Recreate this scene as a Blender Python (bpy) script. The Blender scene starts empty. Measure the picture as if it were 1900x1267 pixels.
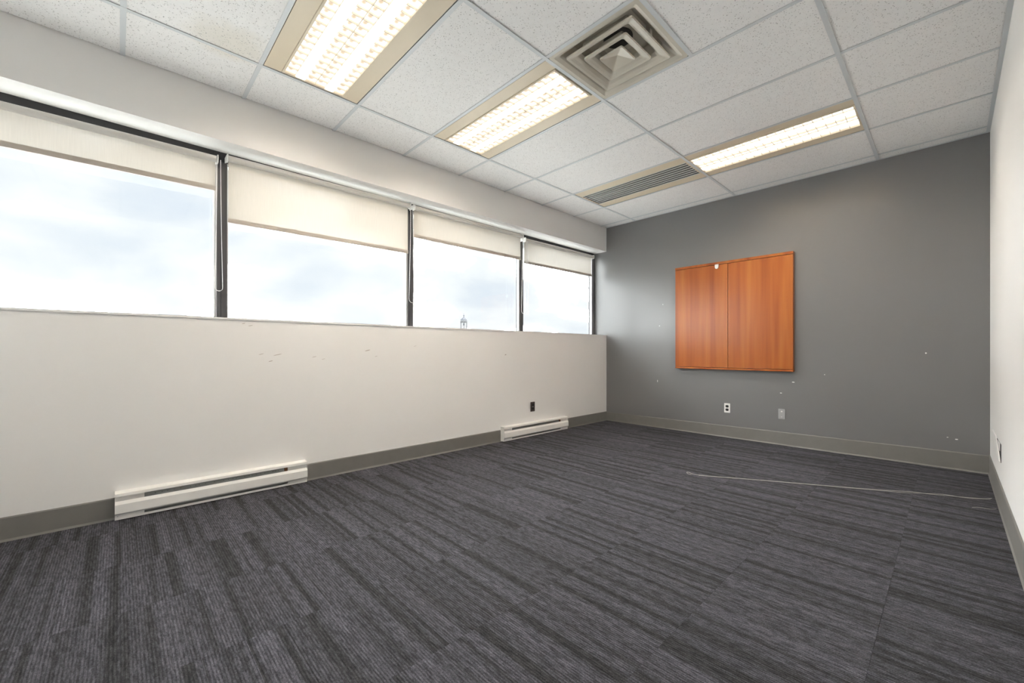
import bpy, bmesh, math, random
from mathutils import Vector, Matrix

random.seed(7)
SC = bpy.context.scene
COL = SC.collection

# ------------------------------------------------------------------ camera
RY0 = -1.0            # rear wall of the room (behind the camera)
YB, XR, ZC = 5.06, 3.595, 2.737
cam_d = bpy.data.cameras.new('camera')
cam = bpy.data.objects.new('camera', cam_d)
COL.objects.link(cam)
cam.location = (3.374, 0.0, 0.9875)
cam.rotation_euler = (math.radians(90), 0, math.radians(46.508))
cam_d.sensor_width = 36.0
cam_d.lens = 770.9 / 1900 * 36.0
cam_d.shift_y = 17.53 / 1900
cam_d.clip_start = 0.02
cam_d.clip_end = 2000
SC.camera = cam

# ------------------------------------------------------------------ view, sky, sun
SC.view_settings.view_transform = 'Standard'
SC.view_settings.look = 'None'
SC.view_settings.gamma = 1.0
SC.view_settings.use_curve_mapping = False
SC.view_settings.exposure = 1.25
LAMP_STRENGTH = 60.0
SKY_BRIGHT = 17.0

world = bpy.data.worlds.new('overcast_sky')
SC.world = world
world.use_nodes = True
wn, wl = world.node_tree.nodes, world.node_tree.links
wn.clear()
wo = wn.new('ShaderNodeOutputWorld')
bg = wn.new('ShaderNodeBackground')
tc = wn.new('ShaderNodeTexCoord')
mp = wn.new('ShaderNodeMapping')
mp.inputs['Scale'].default_value = (1.0, 1.0, 2.6)
mp.inputs['Location'].default_value = (0.35, 0.1, 0.0)
nz = wn.new('ShaderNodeTexNoise')
nz.inputs['Scale'].default_value = 4.2
nz.inputs['Detail'].default_value = 6.0
nz.inputs['Roughness'].default_value = 0.5
nz.inputs['Distortion'].default_value = 0.25
rp = wn.new('ShaderNodeValToRGB')
rp.color_ramp.interpolation = 'LINEAR'
e = rp.color_ramp.elements
e[0].position = 0.22; e[0].color = (0.37 / SKY_BRIGHT, 0.40 / SKY_BRIGHT, 0.45 / SKY_BRIGHT, 1)
e[1].position = 0.61; e[1].color = (0.98, 0.99, 1.0, 1)
for pos_, v_ in ((0.35, (0.86, 0.90, 0.97)), (0.45, (0.96, 0.98, 1.02)), (0.52, (1.03, 1.04, 1.06))):
    el_ = e.new(pos_); el_.color = tuple(0.475 * c / SKY_BRIGHT for c in v_) + (1,)
bg.inputs['Strength'].default_value = SKY_BRIGHT
wl.new(tc.outputs['Generated'], mp.inputs['Vector'])
wl.new(mp.outputs['Vector'], nz.inputs['Vector'])
wl.new(nz.outputs['Fac'], rp.inputs['Fac'])
wl.new(rp.outputs['Color'], bg.inputs['Color'])
wl.new(bg.outputs['Background'], wo.inputs['Surface'])

# sun added behind the building: ground bounce brightens the ceiling, no beam enters windows
sun_d = bpy.data.lights.new('sun', 'SUN')
sun_d.energy = 5.0
sun_d.angle = math.radians(0.6)
sun_d.color = (1.0, 0.97, 0.92)
sun = bpy.data.objects.new('sun', sun_d)
COL.objects.link(sun)
sun.location = (60, -20, 80)
sun.rotation_euler = Vector((0.62, -0.20, 0.75)).to_track_quat('Z', 'Y').to_euler()

SC.cycles.max_bounces = 12
SC.cycles.diffuse_bounces = 6
SC.cycles.transparent_max_bounces = 12
SC.cycles.use_denoising = True

# ------------------------------------------------------------------ material helpers
def srgb(r, g, b):
    def f(c):
        c /= 255.0
        return c / 12.92 if c <= 0.04045 else ((c + 0.055) / 1.055) ** 2.4
    return (f(r), f(g), f(b), 1)

class NT:
    def __init__(self, name):
        self.m = bpy.data.materials.new(name)
        self.m.use_nodes = True
        self.n, self.l = self.m.node_tree.nodes, self.m.node_tree.links
        self.b = self.n.get('Principled BSDF')
        self.out = self.n.get('Material Output')
    def new(self, t, **kw):
        nd = self.n.new(t)
        for k, v in kw.items():
            setattr(nd, k, v)
        return nd
    def link(self, a, b):
        self.l.new(a, b)
    def put(self, sock, v):
        if hasattr(v, 'is_output'):
            self.link(v, sock)
        else:
            sock.default_value = v
    def math(self, op, a, b=None, c=None, clamp=False):
        nd = self.new('ShaderNodeMath', operation=op)
        nd.use_clamp = clamp
        for i, v in enumerate((a, b, c)):
            if v is not None:
                self.put(nd.inputs[i], v)
        return nd.outputs[0]
    def mix(self, fac, a, b):
        nd = self.new('ShaderNodeMix', data_type='RGBA')
        self.put(nd.inputs[0], fac)
        self.put(nd.inputs[6], a)
        self.put(nd.inputs[7], b)
        return nd.outputs[2]
    def ramp(self, fac, stops, interp='LINEAR'):
        nd = self.new('ShaderNodeValToRGB')
        r = nd.color_ramp
        r.interpolation = interp
        while len(r.elements) < len(stops):
            r.elements.new(0.5)
        for el, (p, c) in zip(r.elements, stops):
            el.position = p
            el.color = c if len(c) == 4 else (*c, 1)
        self.link(fac, nd.inputs['Fac'])
        return nd.outputs['Color']
    def noise(self, vec, scale, detail=2.0, rough=0.5, dist=0.0):
        nd = self.new('ShaderNodeTexNoise')
        if vec is not None:
            self.link(vec, nd.inputs['Vector'])
        nd.inputs['Scale'].default_value = scale
        nd.inputs['Detail'].default_value = detail
        nd.inputs['Roughness'].default_value = rough
        nd.inputs['Distortion'].default_value = dist
        return nd.outputs['Fac']
    def mapped(self, src='Object', scale=(1, 1, 1), rand=None):
        t = self.new('ShaderNodeTexCoord').outputs[src]
        if rand is not None:
            oi = self.new('ShaderNodeObjectInfo')
            cb = self.new('ShaderNodeCombineXYZ')
            for i in range(3):
                self.link(self.math('MULTIPLY', oi.outputs['Random'], rand[i]), cb.inputs[i])
            ad = self.new('ShaderNodeVectorMath', operation='ADD')
            self.link(t, ad.inputs[0]); self.link(cb.outputs[0], ad.inputs[1])
            t = ad.outputs[0]
        mpn = self.new('ShaderNodeMapping')
        mpn.inputs['Scale'].default_value = scale
        self.link(t, mpn.inputs['Vector'])
        return mpn.outputs['Vector']
    def bump(self, h, strength=0.2, dist=0.01):
        nd = self.new('ShaderNodeBump')
        nd.inputs['Strength'].default_value = strength
        nd.inputs['Distance'].default_value = dist
        self.link(h, nd.inputs['Height'])
        self.link(nd.outputs['Normal'], self.b.inputs['Normal'])
    def setp(self, color=None, rough=None, metal=None, spec=None):
        if color is not None: self.put(self.b.inputs['Base Color'], color)
        if rough is not None: self.put(self.b.inputs['Roughness'], rough)
        if metal is not None: self.put(self.b.inputs['Metallic'], metal)
        if spec is not None: self.put(self.b.inputs['Specular IOR Level'], spec)
        return self.m

def plain(name, col, rough=0.5, metal=0.0, spec=0.5, var=0.04, scale=8.0):
    """painted / moulded surface with faint tonal mottling"""
    t = NT(name)
    n = t.noise(t.mapped('Object'), scale, 3.0)
    dark = tuple(c * (1 - var) for c in col[:3]) + (1,)
    lite = tuple(min(1, c * (1 + var)) for c in col[:3]) + (1,)
    return t.setp(t.mix(n, dark, lite), rough, metal, spec)

def wall_paint(name, col, rough=0.55, spec=0.4, var=0.03, rel=0.05):
    t = NT(name)
    v = t.mapped('Object')
    n = t.noise(v, 1.4, 3.0)
    dark = tuple(c * (1 - var) for c in col[:3]) + (1,)
    lite = tuple(min(1, c * (1 + var)) for c in col[:3]) + (1,)
    t.setp(t.mix(n, dark, lite), rough, 0, spec)
    t.bump(t.noise(v, 260.0, 2.0), rel, 0.002)
    return t.m

M = {}
M['white_wall'] = wall_paint('white_wall_paint', (0.82, 0.81, 0.795, 1), 0.5)
M['grey_wall'] = wall_paint('grey_wall_paint', (0.180, 0.178, 0.181, 1), 0.29, 0.60)
M['white_trim'] = plain('white_trim_paint', (0.82, 0.81, 0.79, 1), 0.4)
M['rubber'] = plain('grey_rubber_base', (0.185, 0.178, 0.165, 1), 0.5, var=0.08, scale=14)
M['grid'] = plain('ceiling_grid_enamel', (0.62, 0.65, 0.67, 1), 0.4, var=0.02)
M['plenum'] = plain('plenum_dark', (0.03, 0.03, 0.03, 1), 0.9)
M['cream'] = plain('cream_enamel', (0.68, 0.59, 0.45, 1), 0.42, var=0.03)
M['louver'] = plain('white_louver_enamel', (0.76, 0.68, 0.55, 1), 0.4, var=0.02)
M['diffuser'] = plain('aged_cream_enamel', (0.58, 0.545, 0.47, 1), 0.42, var=0.05)
M['dark_metal'] = plain('dark_bronze_aluminium', (0.040, 0.039, 0.043, 1), 0.5, 0.0, var=0.1)
M['frame_head'] = plain('black_frame_paint', (0.018, 0.018, 0.021, 1), 0.5, var=0.2)
M['bead'] = plain('clear_anodised_aluminium', (0.55, 0.55, 0.56, 1), 0.35, 0.6)
M['roller'] = plain('roller_aluminium', (0.60, 0.58, 0.55, 1), 0.5, 0.0)
M['hem'] = plain('hem_bar_taupe', (0.44, 0.395, 0.345, 1), 0.6)
M['white_plastic'] = plain('white_plastic', (0.84, 0.83, 0.81, 1), 0.35, var=0.02)
M['heater'] = plain('off_white_heater_enamel', (0.82, 0.81, 0.78, 1), 0.36, var=0.03)
M['heater_inside'] = plain('heater_galvanised', (0.30, 0.31, 0.30, 1), 0.45, 0.3, var=0.15, scale=40)
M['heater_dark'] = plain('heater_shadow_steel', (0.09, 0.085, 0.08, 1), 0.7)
M['rust'] = plain('rusty_bracket', (0.20, 0.09, 0.04, 1), 0.8, var=0.3, scale=60)
M['slot_black'] = plain('black_socket_plastic', (0.012, 0.012, 0.013, 1), 0.5)
M['brown_plate'] = plain('brown_bakelite', (0.075, 0.058, 0.05, 1), 0.35, var=0.12, scale=60)
M['steel_plate'] = plain('brushed_steel_plate', (0.42, 0.42, 0.43, 1), 0.4, 0.5)
M['screw'] = plain('screw_steel', (0.6, 0.6, 0.6, 1), 0.35, 0.7)
M['slat_light'] = plain('return_slat_aluminium', (0.78, 0.78, 0.76, 1), 0.4, 0.0)
M['slat_dark'] = plain('return_grille_dark', (0.05, 0.05, 0.046, 1), 0.6)
M['cord'] = plain('pale_grey_cord', (0.42, 0.41, 0.38, 1), 0.5)
M['chain'] = plain('white_bead_chain', (0.82, 0.82, 0.82, 1), 0.35)
M['chip'] = plain('bare_plaster', (0.82, 0.82, 0.80, 1), 0.8)
M['scuff'] = plain('grey_scuff', (0.50, 0.44, 0.41, 1), 0.8)
M['outside_ground'] = plain('distant_ground', (0.45, 0.45, 0.44, 1), 0.9, scale=0.05)
M['cupola_stone'] = plain('pale_cupola_paint', (0.045, 0.047, 0.05, 1), 0.7)
M['cupola_dome'] = plain('blue_grey_lead', (0.022, 0.025, 0.034, 1), 0.6)
M['floor_base'] = plain('carpet_backing', (0.06, 0.06, 0.065, 1), 0.95)

def carpet():
    t = NT('striped_carpet_pile')
    tone = t.noise(t.mapped('Object', (0.10, 8.0, 1), (3.7, 37.0, 11.0)), 1.0, 2.0, 0.5)
    wide = t.noise(t.mapped('Object', (0.05, 21.0, 1), (3.7, 37.0, 11.0)), 1.0, 1.0, 0.4)
    mid = t.noise(t.mapped('Object', (0.25, 62.0, 1), (9.1, 71.0, 5.0)), 1.0, 2.0, 0.6)
    dash = t.noise(t.mapped('Object', (24.0, 112.0, 1), (5.3, 17.0, 3.0)), 1.0, 2.0, 0.7)
    speck = t.noise(t.mapped('Object', (230.0, 230.0, 1), (5.3, 17.0, 3.0)), 1.0, 2.0, 0.8)
    # woven ribs about 9 mm apart, running along X
    sx = t.new('ShaderNodeSeparateXYZ')
    t.link(t.mapped('Object'), sx.inputs[0])
    rib = t.math('ABSOLUTE', t.math('SINE', t.math('MULTIPLY', sx.outputs[1], math.pi / 0.0093)))
    band = t.ramp(wide, [(0.37, (0.05,) * 3), (0.42, (0.42,) * 3), (0.48, (0.74,) * 3), (0.57, (0.78,) * 3), (0.63, (1.05,) * 3)])
    thin = t.ramp(mid, [(0.31, (0.15,) * 3), (0.37, (0.82,) * 3), (0.68, (1.05,) * 3)])
    val = t.math('MULTIPLY', t.math('MULTIPLY', band, thin), t.ramp(tone, [(0.35, (0.72,) * 3), (0.65, (1.1,) * 3)]))
    dd = t.ramp(dash, [(0.38, (0.62,) * 3), (0.62, (1.30,) * 3)])
    sp = t.ramp(speck, [(0.35, (0.62,) * 3), (0.65, (1.36,) * 3)])
    tex = t.math('MULTIPLY', dd, sp)
    tex = t.math('MULTIPLY', tex, t.math('MULTIPLY_ADD', rib, 0.60, 0.60))
    base = t.mix(val, (0.040, 0.040, 0.042, 1), (0.096, 0.095, 0.112, 1))
    mx = t.new('ShaderNodeMix', data_type='RGBA', blend_type='MULTIPLY')
    mx.inputs[0].default_value = 1.0
    t.link(base, mx.inputs[6]); t.link(tex, mx.inputs[7])
    t.setp(mx.outputs[2], 0.95, 0, 0.15)
    t.bump(t.math('MULTIPLY', tex, 1.0), 0.6, 0.004)
    return t.m
M['carpet'] = carpet()

def ceiling_tile_mat():
    t = NT('mineral_fibre_tile')
    v = t.mapped('Object', (1, 1, 1), (7.3, 3.1, 5.7))
    vo = t.new('ShaderNodeTexVoronoi')
    t.link(v, vo.inputs['Vector'])
    vo.inputs['Scale'].default_value = 105.0
    hole = t.ramp(vo.outputs['Distance'], [(0.20, (1, 1, 1)), (0.33, (0, 0, 0))])
    pick = t.ramp(t.noise(v, 75.0, 2.0, 0.7), [(0.47, (0, 0, 0)), (0.56, (1, 1, 1))])
    hole = t.math('MULTIPLY', hole, pick)
    base = t.mix(t.noise(v, 26.0, 4.0), (0.81, 0.805, 0.80, 1), (0.89, 0.885, 0.88, 1))
    # old water stain, in the one place it has in the room
    geo = t.new('ShaderNodeNewGeometry')
    sub = t.new('ShaderNodeVectorMath', operation='SUBTRACT')
    t.link(geo.outputs['Position'], sub.inputs[0]); sub.inputs[1].default_value = (0.56, 0.46, 2.74)
    ln = t.new('ShaderNodeVectorMath', operation='LENGTH')
    t.link(sub.outputs[0], ln.inputs[0])
    wob = t.math('MULTIPLY_ADD', t.noise(geo.outputs['Position'], 9.0, 3.0), 0.16, ln.outputs['Value'])
    st = t.ramp(wob, [(0.13, (0.42,) * 3), (0.20, (0.34,) * 3), (0.30, (0, 0, 0))])
    base = t.mix(st, base, (0.68, 0.62, 0.50, 1))
    col = t.mix(t.math('MULTIPLY', hole, 0.75), base, (0.28, 0.27, 0.26, 1))
    t.setp(col, 0.9, 0, 0.2)
    t.bump(t.math('SUBTRACT', t.noise(v, 150.0, 2.0), hole), 0.35, 0.002)
    return t.m
M['tile'] = ceiling_tile_mat()

def cherry():
    t = NT('cherry_veneer')
    wide = t.noise(t.mapped('Object', (8.5, 8.5, 0.35), (5.0, 3.0, 7.0)), 1.0, 3.0, 0.55, 0.25)
    fine = t.noise(t.mapped('Object', (170.0, 170.0, 4.0), (5.0, 3.0, 7.0)), 1.0, 2.0)
    col = t.ramp(wide, [(0.33, (0.27, 0.062, 0.012)), (0.5, (0.40, 0.108, 0.020)), (0.68, (0.48, 0.160, 0.032))])
    col = t.mix(t.math('MULTIPLY', fine, 0.35), col, (0.26, 0.075, 0.020, 1))
    return t.setp(col, 0.29, 0, 0.34)
M['cherry'] = cherry()

def fabric():
    t = NT('cream_blind_fabric')
    v = t.mapped('Object', (1, 1, 1))
    weave = t.noise(t.mapped('Object', (1, 240.0, 8.0)), 1.0, 2.0)
    c1 = t.mix(weave, (0.70, 0.63, 0.52, 1), (0.80, 0.73, 0.61, 1))
    d = t.new('ShaderNodeBsdfDiffuse'); t.link(c1, d.inputs['Color'])
    tr = t.new('ShaderNodeBsdfTranslucent')
    t.link(t.mix(weave, (0.19, 0.178, 0.163, 1), (0.22, 0.209, 0.192, 1)), tr.inputs['Color'])
    tp = t.new('ShaderNodeBsdfTransparent')
    mx = t.new('ShaderNodeMixShader'); mx.inputs[0].default_value = 0.50
    t.link(d.outputs[0], mx.inputs[1]); t.link(tr.outputs[0], mx.inputs[2])
    m2 = t.new('ShaderNodeMixShader'); m2.inputs[0].default_value = 0.003
    t.link(mx.outputs[0], m2.inputs[1]); t.link(tp.outputs[0], m2.inputs[2])
    t.link(m2.outputs[0], t.out.inputs['Surface'])
    return t.m
M['fabric'] = fabric()

def glass():
    t = NT('window_glass')
    tp = t.new('ShaderNodeBsdfTransparent'); tp.inputs['Color'].default_value = (0.95, 0.97, 0.965, 1)
    gl = t.new('ShaderNodeBsdfGlossy'); gl.inputs['Roughness'].default_value = 0.02
    fr = t.new('ShaderNodeFresnel')
    bf = t.new('ShaderNodeNewGeometry').outputs['Backfacing']      # thin sheet: same reflectance from both faces
    t.link(t.math('MULTIPLY_ADD', bf, 1 / 1.45 - 1.45, 1.45), fr.inputs['IOR'])
    mx = t.new('ShaderNodeMixShader')
    t.link(fr.outputs[0], mx.inputs[0]); t.link(tp.outputs[0], mx.inputs[1]); t.link(gl.outputs[0], mx.inputs[2])
    t.link(mx.outputs[0], t.out.inputs['Surface'])
    return t.m
M['glass'] = glass()

def lens():
    """prismatic lens lit by three tubes: one cell every 61 mm, warm dim spot inside each"""
    t = NT('lit_prismatic_lens')
    em = t.new('ShaderNodeEmission')
    sx = t.new('ShaderNodeSeparateXYZ')
    t.link(t.mapped('Object'), sx.inputs[0])
    fx = t.math('FRACT', t.math('DIVIDE', sx.outputs[0], 1.165 / 19))
    fy = t.math('FRACT', t.math('DIVIDE', sx.outputs[1], 0.36 / 6))
    dx = t.math('ABSOLUTE', t.math('SUBTRACT', fx, 0.55))
    dy = t.math('ABSOLUTE', t.math('SUBTRACT', fy, 0.42))
    r = t.math('ADD', t.math('POWER', dx, 2.0), t.math('MULTIPLY', t.math('POWER', dy, 2.0), 1.6))
    n = t.noise(t.mapped('Object', (1, 1, 1), (3.0, 5.0, 1.0)), 14.0, 3.0)
    f = t.math('ADD', r, t.math('MULTIPLY_ADD', n, 0.16, -0.06))
    # two tubes behind the lens: y = 0.09 m and 0.27 m
    ty = t.math('ABSOLUTE', t.math('SUBTRACT', t.math('ABSOLUTE', t.math('SUBTRACT', sx.outputs[1], 0.18)), 0.09))
    tube = t.ramp(ty, [(0.0, (1, 1, 1)), (0.010, (0.85,) * 3), (0.019, (0.10,) * 3), (0.034, (0, 0, 0))])
    col = t.ramp(f, [(0.03, (1.0, 0.80, 0.57)), (0.14, (1.0, 0.95, 0.885))])
    st = t.ramp(f, [(0.02, (0.38,) * 3), (0.07, (0.48,) * 3), (0.16, (1.15,) * 3)])
    t.link(col, em.inputs['Color'])
    t.link(t.math('MULTIPLY_ADD', tube, LAMP_STRENGTH, st), em.inputs['Strength'])
    t.link(em.outputs[0], t.out.inputs['Surface'])
    return t.m
M['lens'] = lens()

# ------------------------------------------------------------------ object helpers
def box(bm, x0, x1, y0, y1, z0, z1):
    vs = [bm.verts.new((x, y, z)) for z in (z0, z1) for y in (y0, y1) for x in (x0, x1)]
    for f in ((0, 2, 3, 1), (4, 5, 7, 6), (0, 1, 5, 4), (2, 6, 7, 3), (0, 4, 6, 2), (1, 3, 7, 5)):
        bm.faces.new([vs[i] for i in f])

def prism(bm, prof, a0, a1, axis):
    """extrude a closed 2-D profile along an axis ('x': prof=(y,z); 'y': prof=(x,z); 'z': prof=(x,y))"""
    def P(u, v, a):
        return {'x': (a, u, v), 'y': (u, a, v), 'z': (u, v, a)}[axis]
    A = [bm.verts.new(P(u, v, a0)) for u, v in prof]
    B = [bm.verts.new(P(u, v, a1)) for u, v in prof]
    n = len(prof)
    for i in range(n):
        bm.faces.new((A[i], A[(i + 1) % n], B[(i + 1) % n], B[i]))
    bm.faces.new(A[::-1]); bm.faces.new(B)

def tube(bm, pts, r, seg=8):
    pts = [Vector(p) for p in pts]
    rings = []
    n0 = None
    for i, p in enumerate(pts):
        d = (pts[min(i + 1, len(pts) - 1)] - pts[max(i - 1, 0)]).normalized()
        if n0 is None:
            n0 = d.orthogonal().normalized()
        n0 = (n0 - d * n0.dot(d)).normalized()
        b = d.cross(n0)
        rings.append([bm.verts.new(p + (n0 * math.cos(2 * math.pi * k / seg) + b * math.sin(2 * math.pi * k / seg)) * r) for k in range(seg)])
    for a, c in zip(rings, rings[1:]):
        for k in range(seg):
            bm.faces.new((a[k], a[(k + 1) % seg], c[(k + 1) % seg], c[k]))
    bm.faces.new(rings[0][::-1]); bm.faces.new(rings[-1])

def lathe(bm, prof, c, seg=16, axis='z'):
    rings = []
    for r, h in prof:
        ring = []
        for k in range(seg):
            a = 2 * math.pi * k / seg
            p = (r * math.cos(a), r * math.sin(a), h)
            if axis == 'y': p = (p[0], p[2], p[1])
            if axis == 'x': p = (p[2], p[0], p[1])
            ring.append(bm.verts.new((c[0] + p[0], c[1] + p[1], c[2] + p[2])))
        rings.append(ring)
    for a, b in zip(rings, rings[1:]):
        for k in range(seg):
            bm.faces.new((a[k], a[(k + 1) % seg], b[(k + 1) % seg], b[k]))
    bm.faces.new(rings[0][::-1]); bm.faces.new(rings[-1])

def wloc(o):
    v = Vector(o.location)
    while o.parent:
        o = o.parent
        v = v + Vector(o.location)
    return v

def obj(name, bm, mat, parent=None, origin=None, bevel=0.0, smooth=False):
    """link bm (world coordinates) as ONE object; its origin sits at the middle of its base"""
    if not isinstance(bm, bmesh.types.BMesh):
        f = bm; bm = bmesh.new(); f(bm)
    if bevel:
        bmesh.ops.bevel(bm, geom=bm.edges[:], offset=bevel, segments=2, affect='EDGES', clamp_overlap=True)
    bmesh.ops.recalc_face_normals(bm, faces=bm.faces[:])
    lo = [min(v.co[i] for v in bm.verts) for i in range(3)]
    hi = [max(v.co[i] for v in bm.verts) for i in range(3)]
    og = Vector(origin) if origin else Vector(((lo[0] + hi[0]) / 2, (lo[1] + hi[1]) / 2, lo[2]))
    bmesh.ops.translate(bm, verts=bm.verts[:], vec=-og)
    me = bpy.data.meshes.new(name)
    bm.to_mesh(me); bm.free()
    if smooth:
        for p in me.polygons: p.use_smooth = True
    me.materials.append(mat)
    o = bpy.data.objects.new(name, me)
    COL.objects.link(o)
    if parent:
        o.parent = parent
        o.location = og - wloc(parent)
    else:
        o.location = og
    return o

def tag(o, label=None, cat=None, group=None, kind=None):
    for k, v in (('label', label), ('category', cat), ('group', group), ('kind', kind)):
        if v: o[k] = v
    return o

def empty(name, loc, label=None, cat=None, group=None, kind=None):
    o = bpy.data.objects.new(name, None)
    COL.objects.link(o)
    o.location = loc
    o.empty_display_size = 0.1
    return tag(o, label, cat, group, kind)

def copy_tree(o, parent=None):
    c = o.copy(); COL.objects.link(c)
    if parent: c.parent = parent
    for ch in [k for k in bpy.data.objects if k.parent == o]:
        copy_tree(ch, c)
    return c

def bx(*a):
    return lambda bm: box(bm, *a)

# ------------------------------------------------------------------ floor: striped carpet tiles
floor = obj('floor', bx(-0.02, XR + 0.02, RY0 - 0.02, YB + 0.02, -0.12, -0.007), M['floor_base'])
tag(floor, kind='structure')
PX, X0 = 0.4935, 0.238
xl = [0.0] + [X0 + PX * k for k in range(7)] + [XR]
y0 = YB - 0.30
yl = [YB]
while y0 > RY0 + 0.05:
    yl.append(y0); y0 -= PX
yl.append(RY0)
yl = yl[::-1]
tile_meshes = {}
for i in range(len(xl) - 1):
    for j in range(len(yl) - 1):
        w, d = xl[i + 1] - xl[i], yl[j + 1] - yl[j]
        key = (round(w, 3), round(d, 3))
        cx_, cy_ = (xl[i] + xl[i + 1]) / 2, (yl[j] + yl[j + 1]) / 2
        if key not in tile_meshes:
            bm = bmesh.new()
            hw, hd, g, c = w / 2 - 0.0002, d / 2 - 0.0001, 0.0, 0.0005
            prof = [(-hw, -hd, -0.007), (hw, -hd, -0.007), (hw, hd, -0.007), (-hw, hd, -0.007)]
            lo = [bm.verts.new(p) for p in prof]
            mi = [bm.verts.new((p[0], p[1], -0.0012)) for p in prof]
            up = [bm.verts.new((p[0] - math.copysign(c, p[0]), p[1] - math.copysign(c, p[1]), 0.0)) for p in prof]
            for a, b in ((lo, mi), (mi, up)):
                for k in range(4):
                    bm.faces.new((a[k], a[(k + 1) % 4], b[(k + 1) % 4], b[k]))
            bm.faces.new(up); bm.faces.new(lo[::-1])
            me = bpy.data.meshes.new('carpet_tile')
            bm.to_mesh(me); bm.free()
            me.materials.append(M['carpet'])
            tile_meshes[key] = me
        o = bpy.data.objects.new('carpet_tile', tile_meshes[key])
        COL.objects.link(o)
        o.parent = floor
        o.location = Vector((cx_, cy_, 0)) - floor.location

# ------------------------------------------------------------------ walls
ZS, ZH, XW = 1.199, 2.405, -0.20        # underside of sill board, window head, window plane
def left_wall(bm):
    box(bm, -0.30, 0.0, RY0, YB, 0.0, ZS)
    box(bm, -0.30, 0.0, RY0, YB, ZH, 2.86)
wall_left = tag(obj('wall_left', left_wall, M['white_wall']), kind='structure')
wall_back = tag(obj('wall_back', bx(-0.30, XR + 0.1, YB, YB + 0.1, -0.1, 2.86), M['grey_wall']), kind='structure')
wall_right = tag(obj('wall_right', bx(XR, XR + 0.1, RY0, YB, -0.1, 2.86), M['white_wall']), kind='structure')
wall_rear = tag(obj('wall_rear', bx(-0.30, XR + 0.1, RY0 - 0.1, RY0, -0.1, 2.86), M['white_wall']), kind='structure')

# window sill board with a rounded nose
sill = tag(obj('trim_1', bx(-0.235, 0.007, RY0, YB, ZS, 1.213), M['white_trim'], bevel=0.003), kind='structure')

# rubber baseboards (tapered top lip); heater gaps on the left
def base_left(bm):
    for a, b in ((RY0, -0.012), (1.042, 3.024), (4.128, YB)):
        prism(bm, [(0, 0), (0.012, 0), (0.0065, 0.012), (0.0065, 0.120), (0.003, 0.126), (0, 0.126)], a, b, 'y')
tag(obj('baseboard_left', base_left, M['rubber']), kind='structure')
def base_back(bm):
    # slightly taller towards the right, as fitted
    for x0, x1, h0, h1 in ((0.0, XR, 0.120, 0.150),):
        A = [(YB, 0), (YB - 0.012, 0), (YB - 0.0065, 0.012), (YB - 0.0065, 1), (YB - 0.003, 2), (YB, 2)]
        def zz(v, h): return h - 0.006 if v == 1 else h if v == 2 else v
        L = [bm.verts.new((x0, u, zz(v, h0))) for u, v in A]
        R = [bm.verts.new((x1, u, zz(v, h1))) for u, v in A]
        for i in range(6):
            bm.faces.new((L[i], L[(i + 1) % 6], R[(i + 1) % 6], R[i]))
        bm.faces.new(L); bm.faces.new(R[::-1])
tag(obj('baseboard_back', base_back, M['rubber']), kind='structure')
tag(obj('baseboard_right', lambda bm: prism(bm, [(XR, 0), (XR - 0.012, 0), (XR - 0.0065, 0.012), (XR - 0.0065, 0.150), (XR - 0.003, 0.156), (XR, 0.156)], RY0, YB, 'y'), M['rubber']), kind='structure')

# paint chips on the grey wall, scuffs under the sill
def fleck(name, par, pts, mat, axis, off):
    def f(bm):
        if axis == 'y':
            prism(bm, pts, YB - off, YB + 0.001, 'y')
        else:
            prism(bm, pts, -0.001, off, 'x')
    return obj(name, f, mat, par)
for x, z, w, h in ((0.773, 0.598, 0.010, 0.045), (2.261, 0.665, 0.030, 0.014), (2.150, 0.545, 0.026, 0.010), (3.231, 0.969, 0.014, 0.016),
                   (3.412, 0.253, 0.022, 0.012), (3.36, 0.262, 0.016, 0.006), (2.523, 0.754, 0.008, 0.014), (0.846, 1.581, 0.006, 0.016), (0.80, 1.31, 0.018, 0.006)):
    a = random.random() * 2
    pts = [(x + w / 2 * math.cos(a + k * 1.047) * (0.7 + 0.3 * random.random()), z + h / 2 * math.sin(a + k * 1.047) * (0.7 + 0.3 * random.random())) for k in range(6)]
    fleck('paint_chip', wall_back, pts, M['chip'], 'y', 0.0006)
for y, z, w, h in ((0.741, 0.965, 0.035, 0.004), (0.845, 0.960, 0.060, 0.005), (0.80, 0.914, 0.030, 0.006), (1.099, 0.942, 0.035, 0.004), (1.167, 0.924, 0.03, 0.003),
                   (1.525, 0.992, 0.050, 0.008), (1.601, 0.942, 0.025, 0.004), (1.976, 1.032, 0.03, 0.003), (3.103, 0.946, 0.025, 0.012), (0.633, 1.178, 0.022, 0.005), (0.675, 1.165, 0.03, 0.004)):
    pts = [(y + w / 2 * math.cos(k * 1.047), z + h / 2 * math.sin(k * 1.047) + 0.12 * w * math.cos(k * 1.047)) for k in range(6)]
    fleck('scuff_mark', wall_left, pts, M['scuff'], 'x', 0.0005)

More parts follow.
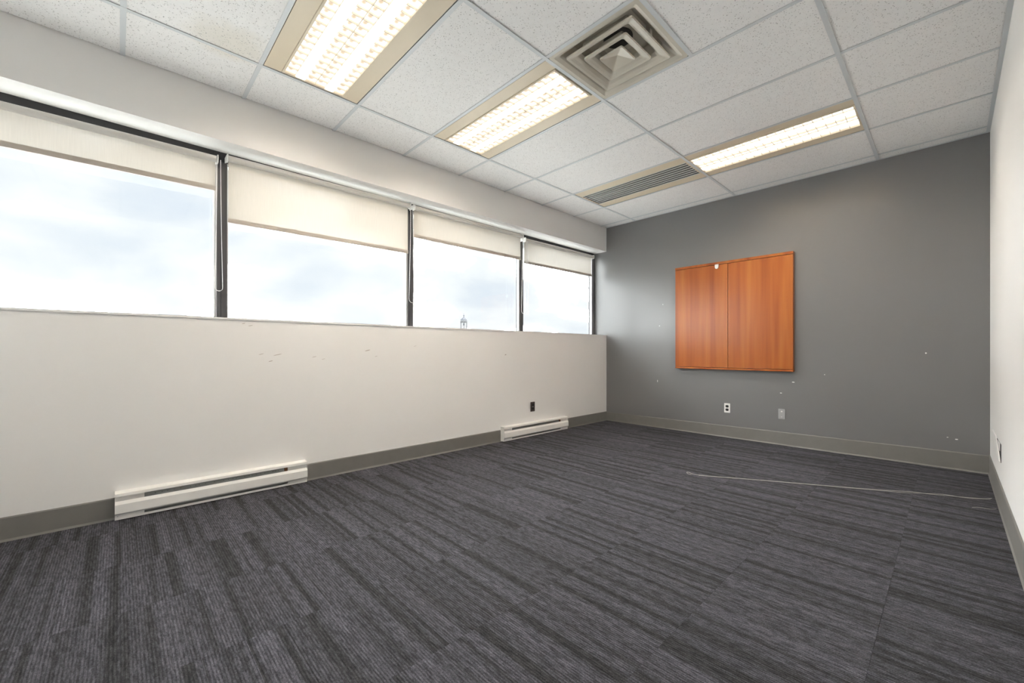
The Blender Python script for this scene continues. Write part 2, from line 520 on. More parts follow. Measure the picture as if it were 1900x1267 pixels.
# ------------------------------------------------------------------ ceiling: grid and tiles
ceiling = tag(obj('ceiling', bx(-0.30, XR + 0.1, RY0 - 0.1, YB + 0.1, 2.87, 2.95), M['plenum']), kind='structure')
XG = [0.0, 0.464, 1.706, 2.920, XR]
rows = [0.02 + 0.6125 * k for k in range(-4, 9)]
rows = [r for r in rows if r > RY0 + 0.05]
YG = [RY0] + rows + [YB]
def rowy(k): return 0.02 + 0.6125 * k
GW = 0.012
def teebar_y(x, a, b):
    return lambda bm: (box(bm, x - GW, x + GW, a, b, ZC, ZC + 0.0018), box(bm, x - 0.0012, x + 0.0012, a, b, ZC + 0.0018, ZC + 0.035))
def teebar_x(y, a, b):
    return lambda bm: (box(bm, a, b, y - GW, y + GW, ZC + 0.0004, ZC + 0.002), box(bm, a, b, y - 0.0012, y + 0.0012, ZC + 0.002, ZC + 0.035))
for x in XG[1:-1]:
    obj('main_runner', teebar_y(x, RY0, YB), M['grid'], ceiling)
for r in rows:
    for i in range(4):
        a = XG[i] + (GW if i else 0.0)
        b = XG[i + 1] - (GW if i < 3 else 0.0)
        obj('cross_tee', teebar_x(r, a, b), M['grid'], ceiling)
obj('cross_tee', teebar_y(2.318, rowy(3) + GW, rowy(4) - GW), M['grid'], ceiling)
# wall angles on back, right and rear
obj('wall_angle', lambda bm: prism(bm, [(YB, ZC), (YB - 0.022, ZC), (YB - 0.022, ZC + 0.0015), (YB - 0.0015, ZC + 0.0015), (YB - 0.0015, ZC + 0.022), (YB, ZC + 0.022)], 0.0, XR, 'x'), M['grid'], ceiling)
obj('wall_angle', lambda bm: prism(bm, [(XR, ZC - 0.0004), (XR - 0.022, ZC - 0.0004), (XR - 0.022, ZC + 0.0012), (XR - 0.0015, ZC + 0.0012), (XR - 0.0015, ZC + 0.022), (XR, ZC + 0.022)], RY0, YB, 'y'), M['grid'], ceiling)
obj('wall_angle', lambda bm: prism(bm, [(0.0, ZC + 0.012), (0.018, ZC + 0.012), (0.018, ZC + 0.0135), (0.0015, ZC + 0.0135), (0.0015, ZC + 0.03), (0.0, ZC + 0.03)], RY0, YB, 'y'), M['grid'], ceiling)

FIX = {(1, 1), (1, 3), (1, 6), (2, 6)}   # (column, row) bays taken by lights and the return grille
def lay_tile(x0, x1, y0, y1):
    tz = ZC + 0.0035 + random.uniform(0, 0.0012)
    g = 0.004
    o = obj('ceiling_tile', bx(x0 + g, x1 - g, y0 + g, y1 - g, tz, tz + 0.015), M['tile'], ceiling, bevel=0.0008)
    o.rotation_euler = (random.uniform(-0.0007, 0.0007), random.uniform(-0.0006, 0.0006), 0)
for i in range(4):
    for j in range(len(YG) - 1):
        k = round((YG[j] - 0.02) / 0.6125) if j else -9
        if (i, k) in FIX: continue
        if (i, k) == (2, 3):
            lay_tile(2.318, XG[3], YG[j], YG[j + 1]); continue
        lay_tile(XG[i] + (0.004 if i == 0 else 0), XG[i + 1], YG[j], YG[j + 1])

# ------------------------------------------------------------------ recessed ceiling lights
def bay(i, k):
    return XG[i] + GW, XG[i + 1] - GW, rowy(k) + GW, rowy(k + 1) - GW

LX, LY = 1.165, 0.360
def make_light(cx, cy, label):
    root = empty('ceiling_light', (cx, cy, ZC), label, 'ceiling light', 'recessed ceiling lights')
    hx, hy = 0.606, 0.290
    lx, ly = LX / 2, LY / 2
    z = ZC + 0.001
    def pan(bm):            # flat cream flanges, one each side
        pass
    for s in (-1, 1):
        def flange(bm, s=s):
            a, b = sorted((cy + s * (ly + 0.014), cy + s * hy))
            e_in, e_out = cy + s * (ly + 0.014), cy + s * hy
            prism(bm, [(e_in, z + 0.004), (e_in, z + 0.010), (e_out, z + 0.0075), (e_out, z + 0.0015)], cx - hx, cx + hx, 'x')
        obj('side_flange', flange, M['cream'], root)
    def door(bm):
        t = 0.014
        for s in (-1, 1):
            a, b = sorted((cy + s * ly, cy + s * (ly + t - 0.001)))
            box(bm, cx - lx - t, cx + lx + t, a, b, z - 0.002, z + 0.031)
            a, b = sorted((cx + s * lx, cx + s * (lx + t - 0.001)))
            box(bm, a, b, cy - ly, cy + ly, z - 0.002, z + 0.031)
    obj('lens_frame', door, M['cream'], root, bevel=0.0012)
    def housing(bm):
        box(bm, cx - hx, cx + hx, cy - hy, cy + hy, z + 0.032, z + 0.10)
    obj('housing', housing, M['cream'], root)
    obj('lens', bx(cx - lx, cx + lx, cy - ly, cy + ly, z + 0.0145, z + 0.0175), M['lens'], root, origin=(cx - lx, cy - ly, z + 0.0145))
    def louver(bm):
        w = 0.0017
        for q in range(1, 6):
            yy = cy - ly + LY * q / 6
            box(bm, cx - lx, cx + lx, yy - w, yy + w, z + 0.0005, z + 0.014)
        for q in range(1, 19):
            xx = cx - lx + LX * q / 19
            box(bm, xx - w, xx + w, cy - ly, cy + ly, z + 0.0005, z + 0.014)
    obj('louver', louver, M['louver'], root)
    return root
def bay_c(i, k):
    a, b, c, d = bay(i, k)
    return (a + b) / 2, (c + d) / 2
LIGHTS = [(1, 1, 'recessed ceiling light with grid lens nearest the camera, cut off by the top edge'),
          (1, 3, 'recessed ceiling light with grid lens beside the square air diffuser'),
          (2, 6, 'recessed ceiling light with grid lens end to end with the slotted return grille'),
          ]
first = None
for i, k, lab in LIGHTS:
    c = bay_c(i, k)
    if first is None:
        first = make_light(c[0], c[1], lab)
    else:
        o = copy_tree(first)
        o.location = (c[0], c[1], ZC)
        o['label'] = lab

# ------------------------------------------------------------------ slotted return grille
a, b, c, d = bay(1, 6)
gx, gy = (a + b) / 2, (c + d) / 2
gr = empty('return_grille', (gx, gy, ZC), 'cream ceiling panel with seven dark slots beside the far light', 'air vent')
z = ZC + 0.001
hx, hy, sx_, sy_ = 0.606, 0.290, 0.592, 0.168
for s in (-1, 1):
    def flange(bm, s=s):
        u, v = gy + s * sy_, gy + s * hy
        prism(bm, [(u, z + 0.003), (u, z + 0.010), (v, z + 0.0075), (v, z + 0.0015)], gx - hx, gx + hx, 'x')
    obj('side_flange', flange, M['cream'], gr)
for s in (-1, 1):
    u, v = sorted((gx + s * sx_, gx + s * hx))
    obj('end_flange', bx(u, v, gy - sy_ + 0.0005, gy + sy_ - 0.0005, z + 0.0005, z + 0.01), M['cream'], gr)
obj('backing', bx(gx - hx, gx + hx, gy - hy, gy + hy, z + 0.055, z + 0.06), M['slat_dark'], gr)
for k in range(8):
    yy = gy - sy_ + 2 * sy_ * k / 7
    yy = min(max(yy, gy - sy_ + 0.004), gy + sy_ - 0.004)
    obj('slat', lambda bm: prism(bm, [(yy - 0.0036, z), (yy + 0.0036, z), (yy + 0.0024, z + 0.007), (yy - 0.0024, z + 0.007)], gx - sx_ + 0.0005, gx + sx_ - 0.0005, 'x'), M['slat_light'], gr)
for k in range(7):
    yy = gy - sy_ + 2 * sy_ * (k + 0.5) / 7
    obj('slot_blade', lambda bm: prism(bm, [(yy - 0.020, z + 0.028), (yy + 0.014, z + 0.012), (yy + 0.015, z + 0.014), (yy - 0.019, z + 0.030)], gx - sx_ + 0.001, gx + sx_ - 0.001, 'x'), plain('grille_blade_grey', (0.11, 0.11, 0.105, 1), 0.5) if k == 0 else bpy.data.materials['grille_blade_grey'], gr)

# ------------------------------------------------------------------ square cone diffuser
dx0, dx1, dy0, dy1 = 1.706 + GW, 2.318 - GW, rowy(3) + GW, rowy(4) - GW
dcx, dcy = (dx0 + dx1) / 2, (dy0 + dy1) / 2
df = empty('air_diffuser', (dcx, dcy, ZC), 'square cream air diffuser of nested cones beside the middle light', 'air vent')
def sqring(bm, cx, cy, levels, thick=0.0016, cap_in=False):
    """nested square frustum shell through (half size, height) levels, corners a little rounded"""
    def loop(h, zz):
        pts = []
        r = min(0.012, h * 0.12)
        for qx, qy in ((1, 1), (-1, 1), (-1, -1), (1, -1)):
            c0 = (cx + qx * (h - r), cy + qy * (h - r))
            st = {(1, 1): 0, (-1, 1): 90, (-1, -1): 180, (1, -1): 270}[(qx, qy)]
            for t_ in (0, 45, 90):
                an = math.radians(st + t_)
                pts.append(bm.verts.new((c0[0] + r * math.cos(an), c0[1] + r * math.sin(an), zz)))
        return pts
    low = [loop(h, zz) for h, zz in levels]
    top = [loop(h, zz + thick) for h, zz in levels]
    n = len(low[0])
    for S in (low, top):
        for A, B in zip(S, S[1:]):
            for k in range(n):
                bm.faces.new((A[k], A[(k + 1) % n], B[(k + 1) % n], B[k]))
    for A, B in ((low[0], top[0]), (low[-1], top[-1])):
        for k in range(n):
            bm.faces.new((A[k], A[(k + 1) % n], B[(k + 1) % n], B[k]))
    if cap_in:
        bm.faces.new(low[-1]); bm.faces.new(top[-1][::-1])
hd = (dx1 - dx0) / 2
obj('outer_panel', lambda bm: sqring(bm, dcx, dcy, [(hd, ZC + 0.001), (hd - 0.022, ZC + 0.002), (hd - 0.045, ZC + 0.012), (hd - 0.085, ZC + 0.055), (hd - 0.105, ZC + 0.075), (hd - 0.115, ZC + 0.115)]), M['diffuser'], df, smooth=False)
obj('outer_cone', lambda bm: sqring(bm, dcx, dcy, [(0.2205, ZC + 0.002), (0.219, ZC - 0.007), (0.205, ZC - 0.004), (0.188, ZC + 0.003), (0.172, ZC + 0.013), (0.158, ZC + 0.032), (0.150, ZC + 0.085)]), M['diffuser'], df)
obj('middle_cone', lambda bm: sqring(bm, dcx - 0.004, dcy, [(0.1435, ZC + 0.000), (0.142, ZC - 0.009), (0.128, ZC - 0.006), (0.112, ZC + 0.001), (0.098, ZC + 0.012), (0.086, ZC + 0.032), (0.080, ZC + 0.075)]), M['diffuser'], df)
obj('centre_pyramid', lambda bm: sqring(bm, dcx - 0.006, dcy + 0.002, [(0.0765, ZC - 0.002), (0.075, ZC - 0.010), (0.004, ZC + 0.016)], cap_in=True), M['diffuser'], df)
obj('neck_plate', bx(dcx - 0.20, dcx + 0.20, dcy - 0.20, dcy + 0.20, ZC + 0.117, ZC + 0.119), M['diffuser'], df)
obj('duct_opening', lambda bm: lathe(bm, [(0.085, ZC + 0.114), (0.085, ZC + 0.1165)], (dcx, dcy, 0), 28), M['slat_dark'], df)
for s in (-1, 1):
    obj('hanger_tab', bx(dcx + s * 0.20 - 0.012, dcx + s * 0.20 + 0.012, dcy - 0.012, dcy + 0.012, ZC + 0.010, ZC + 0.115), M['diffuser'], df)

# ------------------------------------------------------------------ windows
# mullion joints along Y; window n lies between two of them
WJ = [-0.965, 0.532, 2.037, 3.545, YB - 0.012]
GXP = -0.245
for n in range(4):
    a, b = WJ[n], WJ[n + 1]
    if n == 3:
        la, rb = 0.036, 0.045
    else:
        la, rb = 0.038, 0.024
    zb, zt = 1.2135, 2.404
    w = empty('window_%d' % (n + 1), (XW - 0.03, (a + b) / 2, zb), kind='structure')
    head = 2.334
    obj('head_rail', bx(XW - 0.07, XW, a, b, head, zt), M['frame_head'], w, bevel=0.002)
    obj('bottom_rail', bx(XW - 0.07, XW, a, b, zb, 1.2285), M['dark_metal'], w, bevel=0.001)
    obj('stile', bx(XW - 0.07, XW + 0.001, a + 0.0006, a + la, 1.2285, head), M['dark_metal'], w, bevel=0.002)
    obj('stile', bx(XW - 0.07, XW + 0.001, b - rb, b - 0.0006, 1.2285, head), M['dark_metal'], w, bevel=0.002)
    # clear-anodised glazing beads
    bw = 0.016
    obj('glazing_bead', bx(XW - 0.035, XW - 0.006, a + la, a + la + 0.006, 1.2285, head), M['bead'], w, bevel=0.001)
    obj('glazing_bead', lambda bm: (box(bm, XW - 0.035, XW - 0.003, b - rb - bw, b - rb - 0.009, 1.2285, head),
                                    box(bm, XW - 0.035, XW - 0.010, b - rb - 0.009, b - rb - 0.004, 1.2285, head),
                                    box(bm, XW - 0.035, XW - 0.001, b - rb - 0.004, b - rb, 1.2285, head)), M['bead'], w)
    if n == 3:
        obj('glazing_bead', bx(XW - 0.035, XW + 0.004, b - rb + 0.012, b - rb + 0.020, 1.2285, head), M['bead'], w)
    obj('glass_pane', bx(GXP - 0.003, GXP + 0.003, a + la - 0.004, b - rb + 0.004, 1.224, head + 0.006), M['glass'], w)

# ------------------------------------------------------------------ roller blinds
XBL = -0.12
def make_blind(ya, yb, zroll, zhem, tilt, label, chain=None):
    root = empty('roller_blind', (XBL, (ya + yb) / 2, zroll), label, 'window blind', 'cream roller blinds')
    ym = (ya + yb) / 2
    R_ = 0.0215
    def tz(y): return tilt * (y - yb)
    def roller(bm):
        seg = 20
        rings = []
        for y in (ya + 0.006, yb - 0.006):
            rings.append([bm.verts.new((XBL - R_ * 0.0 + R_ * math.cos(2 * math.pi * k / seg), y, zroll + tz(y) + R_ * math.sin(2 * math.pi * k / seg))) for k in range(seg)])
        for k in range(seg):
            bm.faces.new((rings[0][k], rings[0][(k + 1) % seg], rings[1][(k + 1) % seg], rings[1][k]))
        bm.faces.new(rings[0][::-1]); bm.faces.new(rings[1])
    obj('roller', roller, M['roller'], root, smooth=False)
    def sheet(bm):
        # hangs from the window side of the roller, faint ripples
        xs = XBL - R_ - 0.001
        ny, nz_ = 40, 10
        z0 = zroll
        G = []
        for s in (0.0, -0.0006):
            g = []
            for j in range(nz_ + 1):
                row = []
                for i in range(ny + 1):
                    y = ya + 0.010 + (yb - ya - 0.020) * i / ny
                    zt = z0 + tz(y); zz = zt + (zhem + 0.020 + tz(y) - zt) * j / nz_
                    x = xs + s + 0.0016 * math.sin(i * 0.9 + j * 0.35) * j / nz_
                    row.append(bm.verts.new((x, y, zz)))
                g.append(row)
            G.append(g)
        for g in G:
            for j in range(nz_):
                for i in range(ny):
                    bm.faces.new((g[j][i], g[j][i + 1], g[j + 1][i + 1], g[j + 1][i]))
            break
    obj('fabric', sheet, M['fabric'], root, smooth=True)
    def hem(bm):
        A = []
        prof = [(-0.005, -0.002), (0.005, -0.002), (0.006, 0.012), (0.005, 0.029), (-0.004, 0.029), (-0.006, 0.012)]
        rr = []
        for y in (ya + 0.008, yb - 0.008):
            rr.append([bm.verts.new((XBL - R_ - 0.001 + u, y, zhem + tz(y) + v)) for u, v in prof])
        for k in range(6):
            bm.faces.new((rr[0][k], rr[0][(k + 1) % 6], rr[1][(k + 1) % 6], rr[1][k]))
        bm.faces.new(rr[0]); bm.faces.new(rr[1][::-1])
    obj('hem_bar', hem, M['hem'], root)
    for y, s in ((ya, -1), (yb, 1)):
        zz = zroll + tz(y)
        def brk(bm):
            u, v = sorted((y - s * 0.004, y + s * 0.002))
            prism(bm, [(XBL - 0.026, zz - 0.024), (XBL - 0.010, zz - 0.030), (XBL + 0.020, zz - 0.024), (XBL + 0.026, zz + 0.004), (XBL + 0.020, zz + 0.026), (XBL - 0.026, zz + 0.028)], u, v, 'y')
            # mounting foot reaching back to the frame
            box(bm, XW - 0.001, XBL - 0.02, u, v, zz - 0.010, zz + 0.026)
        obj('bracket', brk, M['white_plastic'], root, bevel=0.0006)
    if chain:
        yc, zlow, half, lean = chain
        zt = zroll - 0.006
        pts = []
        N = 60
        xf = XBL + 0.010
        # teardrop loop: narrow at the clutch, widest low down
        zc_ = zlow + half
        for k in range(N + 1):
            f = k / N
            if f < 0.42:
                t_ = f / 0.42
                w_ = 0.010 + (half - 0.010) * (t_ ** 1.5)
                pts.append((xf, yc + lean * t_ - w_, zt + (zc_ - zt) * t_))
            elif f > 0.58:
                t_ = (1 - f) / 0.42
                w_ = 0.010 + (half - 0.010) * (t_ ** 1.5)
                pts.append((xf + 0.004, yc + lean * t_ + w_, zt + (zc_ - zt) * t_))
            else:
                an = math.pi + math.pi * (f - 0.42) / 0.16
                pts.append((xf + 0.002, yc + lean + half * math.cos(an), zc_ + half * math.sin(an)))
        def ch(bm):
            tube(bm, pts, 0.0015, 5)
            # beads
            P = [Vector(p) for p in pts]
            acc, step = 0.0, 0.0068
            for p, q in zip(P, P[1:]):
                L = (q - p).length
                while acc < L:
                    c = p.lerp(q, acc / L)
                    r = 0.0031
                    top = bm.verts.new(c + Vector((0, 0, r))); bot = bm.verts.new(c - Vector((0, 0, r)))
                    ring = [bm.verts.new(c + Vector((r * math.cos(k * math.pi / 3), r * math.sin(k * math.pi / 3), 0))) for k in range(6)]
                    for k in range(6):
                        bm.faces.new((ring[k], ring[(k + 1) % 6], top)); bm.faces.new((ring[(k + 1) % 6], ring[k], bot))
                    acc += step
                acc -= L
        obj('bead_chain', ch, M['chain'], root)
    return root
make_blind(-0.930, 0.502, 2.315, 2.104, 0.013, 'cream roller blind in the leftmost window, its edge cut off by the photo edge', (0.507, 1.403, 0.0215, 0.0))
make_blind(0.557, 1.992, 2.350, 1.907, 0.006, 'cream roller blind pulled lowest of the four, in the second window from the left', (2.004, 1.440, 0.036, 0.008))
make_blind(2.034, 3.484, 2.346, 2.072, 0.0, 'cream roller blind above the distant cupola, third window from the left', (3.487, 1.431, 0.030, 0.002))
make_blind(3.522, 4.905, 2.322, 2.050, 0.006, 'cream roller blind with a crease, in the window next to the grey wall', (3.548, 1.425, 0.024, 0.006))

# ------------------------------------------------------------------ baseboard heaters
def make_heater(ya, yb, label):
    L = yb - ya
    root = empty('baseboard_heater', (0.0, (ya + yb) / 2, 0.006), label, 'heater', 'white baseboard heaters')
    zt, zb = 0.163, 0.006
    X1 = 0.062
    endw = 0.128
    # back plate with folded top cap and bottom lip
    def casing(bm):
        prism(bm, [(0.0005, zb), (0.0505, zb), (0.0505, zb + 0.0135), (0.0480, zb + 0.0135), (0.0480, zb + 0.0025), (0.003, zb + 0.0025),
                   (0.003, zt - 0.003), (0.0530, zt - 0.009), (0.0545, zt - 0.022), (0.0575, zt - 0.022), (0.0555, zt - 0.006), (0.003, zt), (0.0005, zt)], ya + 0.001, yb - 0.001, 'y')
    obj('casing', casing, M['heater'], root)
    # front panel: sloped upper band, flat face, turned-in lower edge
    def panel(bm):
        prism(bm, [(0.0495, 0.112), (0.0515, 0.113), (0.0620, 0.095), (0.0635, 0.045), (0.0555, 0.036), (0.0540, 0.038), (0.0610, 0.046), (0.0595, 0.094)], ya + 0.0012, yb - 0.0012, 'y')
    obj('front_panel', panel, M['heater'], root)
    for s in (0, 1):
        u = ya + 0.0012 if s == 0 else yb - endw
        v = ya + endw if s == 0 else yb - 0.0012
        def blank(bm):
            box(bm, 0.044, 0.0465, u, v, zb + 0.003, zt - 0.010)
        obj('end_cover', blank, M['heater'], root)
        y0_, y1_ = (ya - 0.001, ya + 0.0010) if s == 0 else (yb - 0.0010, yb + 0.001)
        def cheek(bm):
            prism(bm, [(0.0004, zb), (0.0510, zb), (0.0515, 0.034), (0.0645, 0.044), (0.0630, 0.096), (0.0560, 0.118), (0.0585, zt - 0.020), (0.056, zt - 0.004), (0.003, zt + 0.001), (0.0004, zt + 0.001)], y0_, y1_, 'y')
        obj('end_cheek', cheek, M['heater'], root)
    # perforated deflector seen through the top slot; dark plate behind imitates inner shade
    obj('deflector', lambda bm: prism(bm, [(0.018, 0.150), (0.020, 0.151), (0.042, 0.100), (0.040, 0.099)], ya + endw, yb - endw, 'y'), M['heater_inside'], root)
    obj('lower_deflector', lambda bm: prism(bm, [(0.030, 0.012), (0.032, 0.012), (0.050, 0.040), (0.048, 0.041)], ya + endw, yb - endw, 'y'), M['heater_inside'], root)
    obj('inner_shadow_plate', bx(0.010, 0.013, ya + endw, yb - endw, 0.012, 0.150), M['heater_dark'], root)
    def holes(bm):
        y = ya + endw + 0.05
        while y < yb - endw - 0.03:
            t_ = 0.55
            cxp, czp = 0.020 + 0.022 * t_ + 0.0004, 0.151 - 0.051 * t_
            lathe(bm, [(0.0022, -0.0005), (0.0022, 0.0006)], (cxp, y, czp), 6, 'x')
            y += random.choice((0.018, 0.026, 0.032, 0.05))
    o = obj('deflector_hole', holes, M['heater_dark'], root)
    o['kind'] = 'stuff'
    obj('bracket', bx(0.020, 0.040, yb - endw - 0.022, yb - endw - 0.001, 0.112, 0.146), M['rust'], root)
    obj('screw', lambda bm: lathe(bm, [(0.003, 0.0), (0.002, 0.0018)], (0.0465, ya + 0.012, 0.026), 8, 'x'), M['screw'], root)
    return root
make_heater(-0.012, 1.030, 'white baseboard heater nearer the camera, under the two left windows')
make_heater(3.030, 4.122, 'white baseboard heater farther away, below the small brown outlet')

# ------------------------------------------------------------------ whiteboard cabinet on the grey wall
cx0, cx1, cz0, cz1, cyf = 1.036, 2.272, 0.775, 2.009, YB - 0.060
cab = empty('wall_cabinet', ((cx0 + cx1) / 2, YB, cz0), 'shallow cherry wood cabinet with two doors hung on the grey wall', 'cabinet')
cy_door = cyf + 0.019
obj('top_board', bx(cx0 - 0.001, cx1 + 0.001, cyf - 0.001, YB - 0.001, 1.982, cz1), M['cherry'], cab, bevel=0.0015)
obj('bottom_board', bx(cx0 - 0.001, cx1 + 0.001, cyf - 0.001, YB - 0.001, cz0, 0.7935), M['cherry'], cab, bevel=0.0015)
for u, v in ((cx0 + 0.001, cx0 + 0.02), (cx1 - 0.02, cx1 - 0.001)):
    obj('side_panel', bx(u, v, cy_door + 0.003, YB - 0.001, 0.7945, 1.981), M['cherry'], cab)
obj('back_panel', bx(cx0 + 0.021, cx1 - 0.021, YB - 0.012, YB - 0.001, 0.7945, 1.981), M['white_plastic'], cab)
split = 1.6465
obj('door', bx(cx0 + 0.002, split - 0.0024, cyf, cy_door, 0.7972, 1.9775), M['cherry'], cab, bevel=0.001)
obj('door', bx(split + 0.0024, cx1 - 0.001, cyf, cy_door, 0.7972, 1.9775), M['cherry'], cab, bevel=0.001)
def clip(bm):
    cx_, w_, zt_ = 1.5275, 0.0215, 1.983
    pts = [(cx_ - w_, zt_), (cx_ + w_, zt_)]
    for k in range(0, 9):
        an = -math.pi * k / 8
        pts.append((cx_ + w_ * 0.92 * math.cos(an), zt_ - 0.030 + 0.022 * math.sin(an)))
    prism(bm, pts, cyf - 0.0065, cyf - 0.0012, 'y')
obj('catch', clip, M['white_plastic'], cab, bevel=0.0012)

# ------------------------------------------------------------------ outlets and plates
def plate_back(x0, x1, z0, z1, mat, label, kind):
    cx_, cz_ = (x0 + x1) / 2, (z0 + z1) / 2
    root = empty('wall_plate' if kind == 'blank' else 'wall_outlet', (cx_, YB, z0), label, 'outlet')
    obj('cover_plate', bx(x0, x1, YB - 0.006, YB - 0.0002, z0, z1), mat, root, bevel=0.0022)
    if kind == 'duplex':
        for s in (-1, 1):
            cz2 = cz_ + s * 0.0195
            def face(bm):
                pts = []
                for k in range(20):
                    an = 2 * math.pi * k / 20
                    pts.append((cx_ + 0.0172 * math.cos(an), cz2 + max(-0.0135, min(0.0135, 0.0172 * math.sin(an)))))
                prism(bm, pts, YB - 0.0078, YB - 0.0055, 'y')
            f = obj('receptacle', face, M['slot_black'], root)
            for dx in (-0.006, 0.006):
                obj('slot', bx(cx_ + dx - 0.0012, cx_ + dx + 0.0012, YB - 0.0082, YB - 0.0077, cz2 - 0.002, cz2 + 0.006), M['frame_head'], f)
        obj('screw', lambda bm: lathe(bm, [(0.003, -0.0075), (0.003, -0.0055)], (cx_, YB, cz_), 10, 'y'), M['screw'], root)
    else:
        obj('jack', lambda bm: lathe(bm, [(0.0075, -0.0072), (0.0075, -0.0055)], (cx_, YB, cz_ + 0.027), 14, 'y'), M['white_plastic'], root)
        obj('screw', lambda bm: lathe(bm, [(0.0055, -0.0072), (0.0055, -0.0055)], (cx_, YB, cz_ - 0.030), 12, 'y'), M['screw'], root)
    return root
plate_back(1.588, 1.652, 0.282, 0.389, M['white_plastic'], 'white wall plate with two black sockets under the cherry cabinet', 'duplex')
plate_back(2.127, 2.190, 0.272, 0.379, M['steel_plate'], 'grey blank wall plate right of the white outlet with black sockets', 'blank')

# brown outlet on the knee wall
bo = empty('wall_outlet', (0, 3.532, 0.278), 'small brown outlet on the white wall above the far heater', 'outlet')
obj('cover_plate', bx(0.0002, 0.006, 3.497, 3.568, 0.278, 0.390), M['brown_plate'], bo, bevel=0.002)
for s in (-1, 1):
    cz2 = 0.334 + s * 0.0205
    def face(bm):
        pts = []
        for k in range(20):
            an = 2 * math.pi * k / 20
            pts.append((3.5325 + 0.017 * math.cos(an), cz2 + max(-0.0135, min(0.0135, 0.017 * math.sin(an)))))
        prism(bm, pts, 0.0055, 0.0080, 'x')
    obj('receptacle', face, M['slot_black'], bo)
obj('screw', lambda bm: lathe(bm, [(0.0045, 0.0055), (0.0045, 0.0085)], (0, 3.5325, 0.334), 10, 'x'), M['screw'], bo)

# open box with a loose plate on the right wall
ro = empty('open_outlet_box', (XR, 4.08, 0.28), 'outlet box on the white right wall with a loose tilted cover', 'outlet')
def right_poly(pts, x0, x1):
    return lambda bm: prism(bm, [(y, z) for y, z in pts], XR - x1, XR - x0, 'x')
obj('box_opening', right_poly([(4.33, 0.396), (4.008, 0.402), (4.008, 0.287), (4.030, 0.300)], 0.0002, 0.0020), M['slot_black'], ro)
obj('receptacle_face', right_poly([(4.235, 0.399), (4.050, 0.404), (4.060, 0.352), (4.110, 0.352)], 0.0022, 0.0042), M['white_plastic'], ro)
def loose(bm):
    v = [(-0.0005, 4.70, 0.405), (-0.0005, 4.36, 0.405), (-0.0005, 4.055, 0.287), (-0.0005, 4.235, 0.287)]
    A = [bm.verts.new((XR + x, y, z)) for x, y, z in v]
    B = [bm.verts.new((XR + x - 0.006, y, z)) for x, y, z in v]
    for k in range(4):
        bm.faces.new((A[k], A[(k + 1) % 4], B[(k + 1) % 4], B[k]))
    bm.faces.new(A); bm.faces.new(B[::-1])
obj('loose_cover', loose, M['white_plastic'], ro)

# ------------------------------------------------------------------ cord lying on the carpet
def catmull(P, n=8):
    P = [Vector(p) for p in P]
    out = []
    for i in range(len(P) - 1):
        p0, p1, p2, p3 = P[max(i - 1, 0)], P[i], P[i + 1], P[min(i + 2, len(P) - 1)]
        for k in range(n):
            t = k / n
            out.append(0.5 * ((2 * p1) + (-p0 + p2) * t + (2 * p0 - 5 * p1 + 4 * p2 - p3) * t * t + (-p0 + 3 * p1 - 3 * p2 + p3) * t ** 3))
    out.append(P[-1])
    return out
cr = 0.0015
main = [(1.955, 3.318, cr), (1.925, 3.315, 0.006), (1.912, 3.334, 0.009), (1.922, 3.352, 0.006), (1.955, 3.345, cr), (2.013, 3.358, cr), (2.10, 3.402, cr), (2.25, 3.49, cr), (2.468, 3.612, cr),
        (2.70, 3.738, cr), (2.90, 3.848, cr), (3.06, 3.945, cr), (3.185, 4.030, cr), (3.28, 4.058, cr), (3.367, 4.105, cr), (3.46, 4.150, cr), (3.53, 4.195, cr), (3.566, 4.222, 0.006)]
second = [(2.005, 3.335, cr), (2.06, 3.372, cr), (2.20, 3.452, cr), (2.45, 3.596, cr), (2.69, 3.722, cr), (2.90, 3.835, cr), (3.05, 3.918, cr), (3.15, 3.968, cr), (3.25, 4.052, cr), (3.35, 4.120, cr), (3.44, 4.130, cr), (3.52, 4.178, cr), (3.560, 4.190, 0.008)]
cordo = empty('floor_cord', (2.6, 3.7, 0), 'thin pale doubled cord lying across the dark carpet towards the right wall', 'cord')
obj('strand', lambda bm: tube(bm, catmull(main), cr, 6), M['cord'], cordo, smooth=True)
obj('strand', lambda bm: tube(bm, catmull(second), cr * 0.9, 6), M['cord'], cordo, smooth=True)
scrap = obj('thread_scrap', lambda bm: tube(bm, catmull([(3.47, 3.905, 0.0015), (3.50, 3.935, 0.002), (3.545, 3.945, 0.0015), (3.572, 3.965, 0.004)]), 0.0014, 5), M['cord'])
tag(scrap, 'short loose thread on the carpet against the right baseboard, in front of the long cord', 'thread')

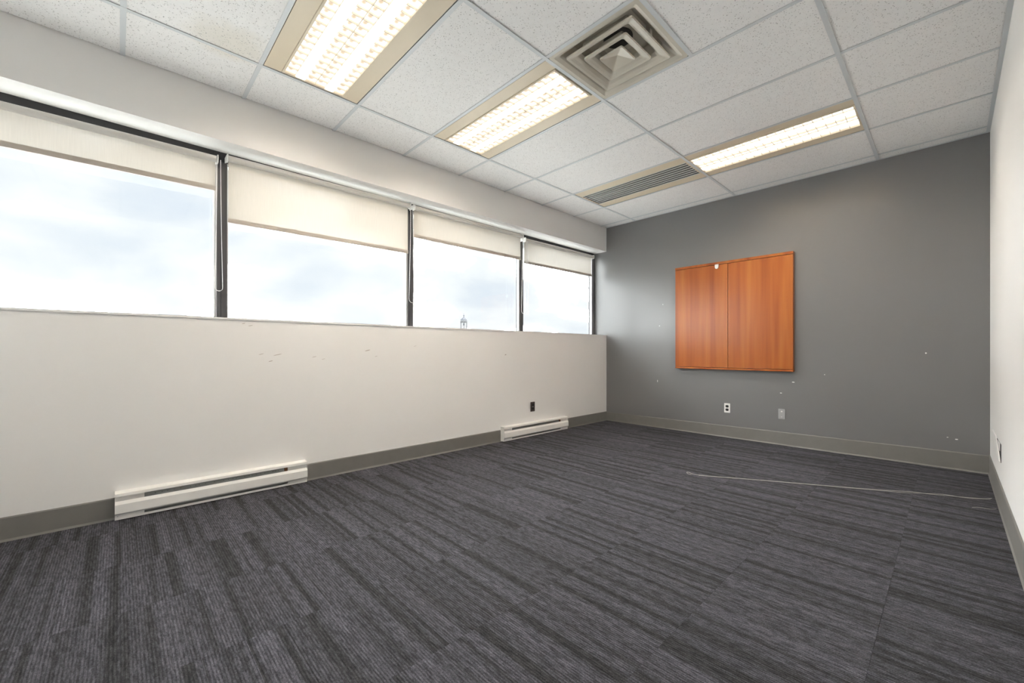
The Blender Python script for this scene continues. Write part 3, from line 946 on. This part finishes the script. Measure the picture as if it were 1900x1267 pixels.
# ------------------------------------------------------------------ outside: ground and a far rooftop cupola
gnd = tag(obj('ground', bx(-420, -3.0, -300, 420, -12.5, -12.0), M['outside_ground']), kind='structure')
D = 92.0
fx_, fy_ = -math.sin(math.radians(46.508)), math.cos(math.radians(46.508))
rx_, ry_ = math.cos(math.radians(46.508)), math.sin(math.radians(46.508))
off = (860.5 - 950) / 770.9 * D
cxp, cyp = 3.374 + fx_ * D + rx_ * off, fy_ * D + ry_ * off
def zpx(y): return 0.9875 + (651.03 - y) / 770.9 * D
cup = empty('rooftop_cupola', (cxp, cyp, -12.0), 'small domed cupola with a finial far off beyond the third window', 'tower')
r0 = 6.6 / 770.9 * D
obj('tower_base', lambda bm: lathe(bm, [(r0 * 2.4, -12.0), (r0 * 2.4, zpx(640)), (r0 * 1.5, zpx(632)), (r0 * 1.25, zpx(620)), (r0 * 1.25, zpx(618))], (cxp, cyp, 0), 8), M['cupola_stone'], cup)
for k in range(6):
    an = math.radians(12 + 60 * k)
    px, py = cxp + r0 * 0.92 * math.cos(an), cyp + r0 * 0.92 * math.sin(an)
    obj('post', lambda bm: lathe(bm, [(0.075, zpx(618)), (0.06, zpx(608)), (0.06, zpx(599)), (0.10, zpx(597))], (px, py, 0), 8), M['cupola_stone'], cup)
obj('cornice', lambda bm: lathe(bm, [(r0 * 0.80, zpx(598.5)), (r0 * 1.0, zpx(597)), (r0 * 1.08, zpx(595.5)), (r0 * 1.0, zpx(594.5))], (cxp, cyp, 0), 16), M['cupola_stone'], cup)
obj('dome', lambda bm: lathe(bm, [(r0 * 1.0, zpx(594.6)), (r0 * 0.92, zpx(592.8)), (r0 * 0.72, zpx(591)), (r0 * 0.45, zpx(589.4)), (r0 * 0.16, zpx(588.2)), (0.03, zpx(587.4))], (cxp, cyp, 0), 16), M['cupola_dome'], cup, smooth=True)
obj('finial', lambda bm: lathe(bm, [(0.05, zpx(588.4)), (0.07, zpx(586.6)), (0.10, zpx(585.9)), (0.20, zpx(585.3)), (0.09, zpx(584.4)), (0.05, zpx(583.2)), (0.01, zpx(581.3))], (cxp, cyp, 0), 10), M['cupola_dome'], cup)
obj('bell', lambda bm: lathe(bm, [(0.10, zpx(603.6)), (0.09, zpx(602)), (0.05, zpx(599.5)), (0.03, zpx(597.5))], (cxp, cyp, 0), 10), M['cupola_dome'], cup)
